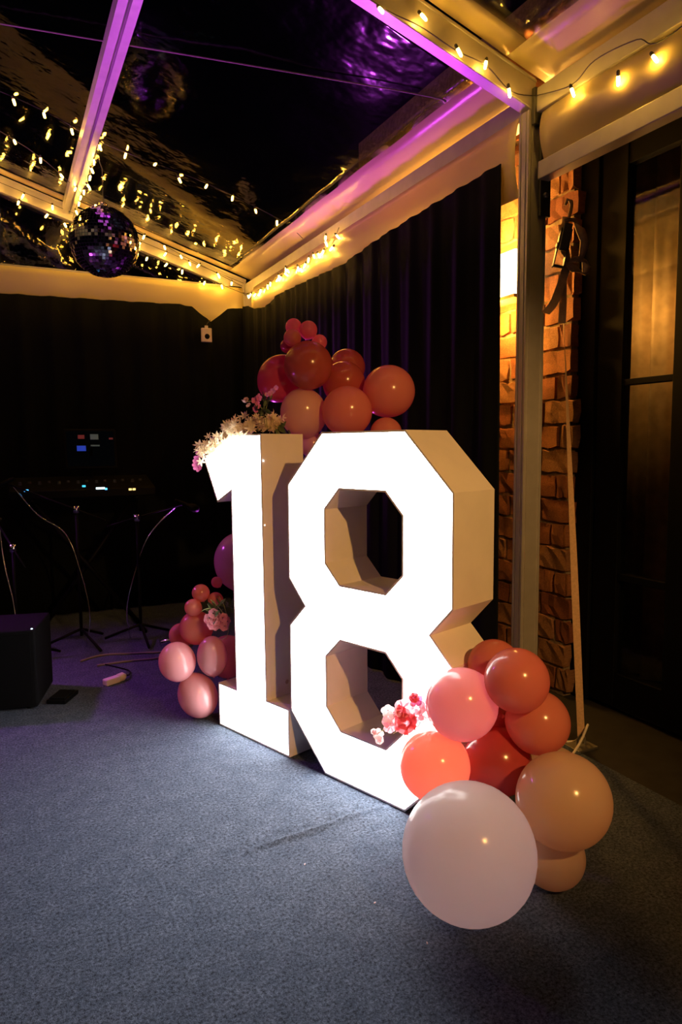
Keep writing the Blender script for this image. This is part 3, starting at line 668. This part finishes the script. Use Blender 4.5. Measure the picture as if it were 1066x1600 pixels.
P7 = [(1.69, 1.94, 2.33), (1.68, 1.766, 2.285), (1.66, 1.65, 2.30), (1.665, 1.50, 2.285), (1.68, 1.42, 2.25), (1.68, 1.1, 2.29), (1.68, .7, 2.25), (1.68, .3, 2.29), (1.68, -.2, 2.25), (1.68, -.7, 2.28), (1.68, -1.1, 2.27)]
fairy('string of fairy lights looped along the eave beside the brick wall', P7, [(1.68, 1.766, 2.275), (1.675, 1.573, 2.225), (1.68, 1.456, 2.225)]+along(P7[4:], .30, .02))

# ------------------------------------------------------------------ steel cables across the roof, mirror ball
def cable(name, label, pts, r, m, cat='cable', group=None):
    bm = bmesh.new(); tube(bm, spline(pts, 8), r, 6); return tag(link(name, bm, M[m], None, True), label, cat, group)
cable('roof_cable', 'thin steel cable strung across the roof near the rafter', [(1.57, 2.30, 2.44), (1.38, 2.42, 2.50), (.083, 3.30, 2.87), (-1.2, 4.1, 3.2)], .0032, 'cable')
mb = empty('mirror_ball', (.556, 4.05, 2.258)); tag(mb, 'mirror ball hanging from the purlin between the fairy lights', 'mirror ball')
RB = .183
bm = bmesh.new(); bmesh.ops.create_uvsphere(bm, u_segments=40, v_segments=24, radius=RB-.003); link('core', bm, M['grout'], mb, True)
bm = bmesh.new(); rows = 34
for i in range(rows):
    t0, t1 = math.pi*(i+.06)/rows, math.pi*(i+.94)/rows; tm = (t0+t1)/2; n = max(4, int(2*rows*math.sin(tm)))
    for k in range(n):
        p0, p1 = 2*math.pi*(k+.05)/n, 2*math.pi*(k+.95)/n; jx, jy = random.gauss(0, .0006), random.gauss(0, .0006)
        P = [Vector((math.sin(t)*math.cos(p), math.sin(t)*math.sin(p), math.cos(t)))*(RB+d) for t, p, d in ((t0, p0, jx+jy), (t0, p1, jx-jy), (t1, p1, -jx-jy), (t1, p0, jy-jx))]
        bm.faces.new([bm.verts.new(q) for q in P])
mt = link('mirror_tiles', bm, M['mirror'], mb); mt['kind'] = 'stuff'
bm = bmesh.new(); lathe(bm, [(0, RB+.02), (.02, RB+.02), (.024, RB+.012), (.024, RB-.004), (0, RB-.004)], 16); link('cap', bm, M['chrome'], mb, True)
bm = bmesh.new(); tube(bm, [(0, 0, RB+.02), (.003, 0, .38), (-.03, .002, .475)], .0022, 6); link('cord', bm, M['wire'], mb)

# ------------------------------------------------------------------ sensor, strap, anchor
se = empty('sensor_box', (1.374, 5.035, 1.905)); tag(se, 'small white box with a black round eye hanging in the tent corner', 'sensor')
bm = bmesh.new(); box(bm, -.038, .038, -.012, .012, 0, .10); bev(bm, .005); link('housing', bm, M['sensor'], se)
bm = bmesh.new(); lathe(bm, [(0, .006), (.012, .004), (.019, 0), (.019, -.004)], 20, Matrix.Translation((.002, -.012, .04)) @ Matrix.Rotation(math.pi/2, 4, 'X')); link('lens', bm, M['black'], se, True)
bm = bmesh.new(); box(bm, -.012, .012, -.005, .005, .10, .118); bev(bm, .002); link('tab', bm, M['sensor'], se)
bm = bmesh.new(); tube(bm, [(0, 0, .118), (.01, .01, .135), (.04, .03, .165)], .002, 6); link('hook_wire', bm, M['wire'], se)

rs = empty('ratchet_strap', (1.86, 1.96, 1.80)); tag(rs, 'tan ratchet strap tensioned from the tent pole down to a ground anchor', 'strap')
o0 = rs.location
def rl(pts): return [Vector(p)-o0 for p in pts]
pts = [Vector((1.855, 1.968, 1.66)).lerp(Vector((1.955, 1.925, .03)), t) for t in lin(0, 1, 20)]
dirs = []
for i in range(21):
    t = i/20; a = math.radians(82-82*min(1, t*1.5)); dirs.append(Vector((.899*math.cos(a)+.43*math.sin(a), -.437*math.cos(a)+.9*math.sin(a), 0)))
bm = bmesh.new(); band(bm, [p-o0 for p in pts], .028, dirs); link('webbing', bm, M['web'], rs)
# short webbing from the pole to the ratchet
bm = bmesh.new(); P = spline([(1.775, 1.97, 1.62), (1.80, 1.955, 1.655), (1.835, 1.955, 1.73), (1.86, 1.955, 1.80)], 5); band(bm, rl(P), .030, [(.85, -.4, -.35)]*len(P)); link('webbing', bm, M['web_dark'], rs)
bm = bmesh.new(); P = spline([(1.84, 1.955, 1.74), (1.838, 1.95, 1.66), (1.835, 1.95, 1.585)], 5); band(bm, rl(P), .027, [(.9, -.43, 0)]*len(P)); link('webbing', bm, M['web_dark'], rs)
# bundled slack: three loops
for lp, wdt in (([(1.85, 1.95, 1.95), (1.885, 1.94, 1.935), (1.91, 1.93, 1.88), (1.905, 1.93, 1.83), (1.87, 1.94, 1.80)], .030),
                ([(1.855, 1.96, 1.96), (1.84, 1.96, 1.90), (1.85, 1.955, 1.83), (1.88, 1.94, 1.775), (1.915, 1.925, 1.765), (1.915, 1.925, 1.80), (1.88, 1.94, 1.81)], .030),
                ([(1.848, 1.96, 2.00), (1.858, 1.955, 2.02), (1.868, 1.95, 2.0), (1.86, 1.955, 1.95)], .012)):
    P = spline(lp, 6); bm = bmesh.new(); band(bm, rl(P), wdt, [Vector((.80, -.35, .5*math.sin(i*.8))) for i in range(len(P))], .006); link('slack_loop', bm, M['web_dark'], rs, True)
MT = Matrix.Translation((-.025, -.005, .055)) @ Matrix.Rotation(math.radians(-28), 4, 'Z') @ Matrix.Rotation(math.radians(12), 4, 'Y')
bm = bmesh.new()
for x in (-.020, .016): box(bm, x, x+.004, -.012, .012, -.075, .06, MT)
box(bm, -.02, .02, -.004, .004, .05, .06, MT); box(bm, -.02, .02, -.004, .004, -.075, -.066, MT); link('ratchet_frame', bm, M['dark_steel'], rs)
bm = bmesh.new(); lathe(bm, [(0, -.022), (.011, -.022), (.011, .022), (0, .022)], 14, MT @ Matrix.Rotation(math.pi/2, 4, 'Y')); link('spool', bm, M['dark_steel'], rs, True)
bm = bmesh.new(); box(bm, -.015, .015, -.022, -.013, -.02, .075, MT); bev(bm, .003); link('ratchet_handle', bm, M['dark_steel'], rs)
an = empty('ground_anchor', (1.955, 1.925, -.012)); tag(an, 'small metal ground anchor plate at the lower end of the strap', 'anchor')
bm = bmesh.new(); box(bm, -.05, .05, -.04, .04, 0, .01); bev(bm, .002); link('plate', bm, M['steel'], an)
bm = bmesh.new(); tube(bm, spline([(-.018, 0, .01), (-.018, 0, .035), (0, 0, .052), (.018, 0, .035), (.018, 0, .01)], 5), .004, 8); link('ring', bm, M['steel'], an, True)
cable('white_cable', 'pale cable looping round the ground anchor by the strap', [(1.70, 1.80, -.004), (1.80, 1.84, .0), (1.90, 1.88, .03), (1.975, 1.915, .075), (1.99, 1.94, .05), (1.96, 1.96, .0), (1.90, 2.0, -.004)], .005, 'white_cable')

# ------------------------------------------------------------------ purple stage lamps
def par(name, loc, aim, label, power, spot, hi=0):
    r = empty(name, loc); tag(r, label, 'stage lamp', 'purple stage lamps')
    q = Vector((0, 0, 1)).rotation_difference((Vector(aim)-Vector(loc)).normalized()).to_matrix().to_4x4(); B = Matrix.Translation((0, 0, .16)) @ q
    bm = bmesh.new(); lathe(bm, [(0, -.10), (.06, -.10), (.085, -.06), (.09, .20), (.084, .20), (.08, .03), (0, .03)], 24, B); link('housing', bm, M['black'], r, True)
    bm = bmesh.new(); lathe(bm, [(0, .036), (.076, .036), (.076, .032), (0, .032)], 24, B); link('lens', bm, M['purple'], r)
    bm = bmesh.new(); tube(bm, [(-.11, 0, .14), (-.11, 0, .01), (.11, 0, .01), (.11, 0, .14)], .008, 6); link('yoke', bm, M['black'], r)
    if hi: bm = bmesh.new(); tube(bm, [(0, 0, .01), (0, 0, -hi)], .014, 8); link('stand', bm, M['black'], r)
    ld = bpy.data.lights.new('beam', 'SPOT'); ld.energy = power; ld.color = (.74, .07, .95); ld.spot_size = spot; ld.spot_blend = .8; ld.shadow_soft_size = .07
    lo = bpy.data.objects.new('beam', ld); COL.objects.link(lo); lo.parent = r
    lo.matrix_local = B @ Matrix.Translation((0, 0, .205)) @ Matrix.Rotation(math.pi, 4, 'X')
par('stage_lamp', (1.50, 4.62, 0), (1.1, 2.75, 2.55), 'black stage lamp throwing purple light up from behind the 1', PAR_W, 1.1)
par('stage_lamp', (-.95, 3.3, 0), (.45, 3.6, 2.7), 'unseen black stage lamp added to throw purple light up beyond the loudspeaker', PAR_W*1.1, .9)  # added out of frame for the purple tones on roof and purlin
par('stage_lamp', (-.75, 4.3, 1.7), (.22, 3.30, 0), 'unseen black stage lamp on a stand added to throw purple light down past the loudspeaker', PAR_W*.02, .6, 1.69)  # added out of frame to tint the carpet purple

# ------------------------------------------------------------------ band equipment in the dark
sk = empty('loudspeaker', (-.10, 3.50, 0)); sk.rotation_euler.z = math.radians(-14); tag(sk, 'black loudspeaker cabinet standing on the carpet in the dark', 'loudspeaker')
bm = bmesh.new(); box(bm, -.24, .24, -.17, .17, .012, .36); bev(bm, .008); link('cabinet', bm, M['black_matt'], sk)
bm = bmesh.new(); box(bm, -.22, .22, -.176, -.171, .03, .34); link('grille', bm, M['black'], sk)
for x in (-.2, .2):
    for y in (-.13, .13):
        bm = bmesh.new(); lathe(bm, [(0, 0), (.018, 0), (.015, .013), (0, .013)], 10, Matrix.Translation((x, y, 0))); link('rubber_foot', bm, M['black'], sk)
bm = bmesh.new(); lathe(bm, [(0, .004), (.004, .003), (.005, 0)], 10, Matrix.Translation((.225, -.15, .36))); link('power_led', bm, M['led_white'], sk)
mx = empty('mixing_desk', (.45, 4.62, .85)); tag(mx, 'black mixing desk with small lit indicator lamps on a stand', 'mixer')
bm = bmesh.new(); v = box(bm, -.42, .42, -.14, .18, 0, .05)
for q in v:
    if q.co.z > .04 and q.co.y > 0: q.co.z += .07
bev(bm, .006); link('housing', bm, M['black'], mx)
for x, z, m_, sx in ((-.33, .055, 'led_blue', .012), (-.01, .071, 'led_teal', .010), (.085, .055, 'led_white', .026), (.118, .05, 'led_blue', .007), (.262, .042, 'led_amber', .009), (.285, .042, 'led_amber', .009)):
    bm = bmesh.new(); box(bm, x-sx, x+sx, -.146, -.139, z-.006, z+.006); bev(bm, .002); link('indicator_lamp', bm, M[m_], mx)
for i in range(14):
    bm = bmesh.new(); lathe(bm, [(0, .02), (.009, .02), (.011, 0)], 8, Matrix.Translation((-.36+.055*i, .0+.04*(i % 2), .08))); link('knob', bm, M['dark_steel'], mx)
ms = empty('keyboard_stand', (.45, 4.63, 0)); tag(ms, 'folding black x stand under the mixing desk', 'stand')
for s in (-1, 1):
    bm = bmesh.new(); tube(bm, [(-.3*s, -.1+.03*s, .02), (.3*s, -.1+.03*s, .835)], .014, 8); link('leg', bm, M['black'], ms, True)
    bm = bmesh.new(); tube(bm, [(-.3*s, -.28, .014), (-.3*s, .16, .014)], .014, 8); link('foot_bar', bm, M['black'], ms, True)
    bm = bmesh.new(); tube(bm, [(.3*s, -.16, .836), (.3*s, .16, .836)], .012, 8); link('top_bar', bm, M['black'], ms, True)
tb = empty('tablet', (.52, 4.72, .96)); tag(tb, 'dim tablet screen with red blue and grey tiles above the mixing desk', 'tablet')
RX = Matrix.Rotation(math.radians(-12), 4, 'X')
bm = bmesh.new(); box(bm, -.16, .16, 0, .012, .06, .32, RX); bev(bm, .004); link('case', bm, M['black'], tb)
bm = bmesh.new(); box(bm, -.145, .145, -.002, .0, .075, .305, RX); link('display', bm, M['screen'], tb)
for x0, x1, z0, z1, m_ in ((-.075, -.035, .255, .28, 'scr_red'), (0, .05, .25, .285, 'scr_grey'), (-.085, -.03, .175, .21, 'scr_blue'), (0, .055, .205, .215, 'scr_grey'), (.115, .14, .25, .262, 'scr_red')):
    bm = bmesh.new(); box(bm, x0, x1, -.004, -.0015, z0, z1, RX); bev(bm, .001); link('screen_tile', bm, M[m_], tb)
bm = bmesh.new(); tube(bm, [(0, .02, .2), (0, .06, .05), (0, .04, -.02)], .01, 8); link('holder', bm, M['black'], tb)
def mic_stand(loc, rz, label, h, boom, arm=.45):
    r = empty('microphone_stand', loc, rz); tag(r, label, 'mic stand')
    for k in range(3):
        a = 2*math.pi*k/3+.4; bm = bmesh.new(); tube(bm, [(0, 0, .10), (.22*math.cos(a), .22*math.sin(a), .012)], .008, 8); link('leg', bm, M['black'], r, True)
    bm = bmesh.new(); tube(bm, [(0, 0, .06), (0, 0, h)], .009, 10); link('pole', bm, M['black'], r, True)
    bm = bmesh.new(); lathe(bm, [(0, h-.02), (.018, h-.02), (.02, h), (.018, h+.02), (0, h+.02)], 12); link('clutch', bm, M['chrome'], r, True)
    e = Vector((arm*math.cos(boom), 0, h+arm*math.sin(boom))); d = Vector((math.cos(boom), 0, math.sin(boom)))
    bm = bmesh.new(); tube(bm, [Vector((0, 0, h))-d*.18, e], .006, 8); link('boom_arm', bm, M['black'], r, True)
    q = Matrix.Translation(e) @ Vector((0, 0, 1)).rotation_difference(Vector((.8, 0, -.35)).normalized()).to_matrix().to_4x4()
    bm = bmesh.new(); lathe(bm, [(0, -.06), (.010, -.06), (.014, .03), (.023, .05), (.026, .075), (.018, .10), (0, .107)], 14, q); link('microphone', bm, M['black'], r, True)
    bm = bmesh.new(); tube(bm, spline([e-d*.05, Vector((arm*.5, .012, h-.03)), Vector((.06, .02, h-.14)), Vector((-.02, .02, h*.55)), Vector((-.07, .03, .2)), Vector((-.05, .05, .01))], 6), .0045, 6); link('microphone_cable', bm, M['chrome'], r, True)
mic_stand((.37, 4.25, 0), 2.6, 'microphone stand whose boom points away from the numbers', .80, .35)
mic_stand((.70, 4.2, 0), .15, 'microphone stand whose boom points towards the numbers', .74, .22, .30)
mic_stand((.03, 4.1, 0), 1.9, 'microphone stand just behind the loudspeaker', .62, .5, .25)
cable('floor_cable', 'pale cable curving over the carpet behind the plug', [(.33, 3.92, .005), (.45, 3.98, .005), (.62, 3.93, .005), (.80, 3.88, .005), (.95, 3.95, .005)], .006, 'cable', 'cable', 'cables on the carpet')
cable('floor_cable', 'second pale cable lying nearly straight behind the plug', [(.40, 3.80, .005), (.55, 3.80, .005), (.72, 3.78, .005), (.86, 3.85, .005)], .006, 'cable', 'cable', 'cables on the carpet')
pg = empty('plug_socket', (.44, 3.485, 0), .5); tag(pg, 'white plastic extension socket lying on the carpet', 'plug')
bm = bmesh.new(); box(bm, -.05, .03, -.02, .02, 0, .032); bev(bm, .006); link('housing', bm, M['sensor'], pg)
bm = bmesh.new(); lathe(bm, [(0, 0), (.02, 0), (.022, .03), (.012, .045), (0, .045)], 14, Matrix.Translation((.025, 0, .018)) @ Matrix.Rotation(math.pi/2, 4, 'Y')); link('plug', bm, M['sensor'], pg, True)
bm = bmesh.new(); tube(bm, spline([(.07, 0, .018), (.11, .02, .01), (.16, .10, .005), (.15, .3, .005)], 6), .004, 6); link('lead', bm, M['black'], pg, True)
fp = empty('foot_pedal', (.20, 3.37, 0), -.5); tag(fp, 'flat black foot pedal on the carpet before the loudspeaker', 'pedal')
bm = bmesh.new(); v = box(bm, -.045, .045, -.07, .07, 0, .02); bev(bm, .004); link('base', bm, M['black'], fp)
bm = bmesh.new(); box(bm, -.036, .036, -.06, .05, .021, .027); bev(bm, .002); link('tread', bm, M['black_matt'], fp)
kc = empty('clamp', (.86, 3.98, 0)); tag(kc, 'chrome clamp piece on the floor behind the low balloons', 'clamp')
bm = bmesh.new(); tube(bm, [(-.09, 0, .03), (.08, .02, .05)], .018, 12); link('tube_piece', bm, M['chrome'], kc, True)
bm = bmesh.new(); box(bm, -.02, .02, -.025, .025, .0, .075); bev(bm, .006); link('clamp_jaw', bm, M['dark_steel'], kc)
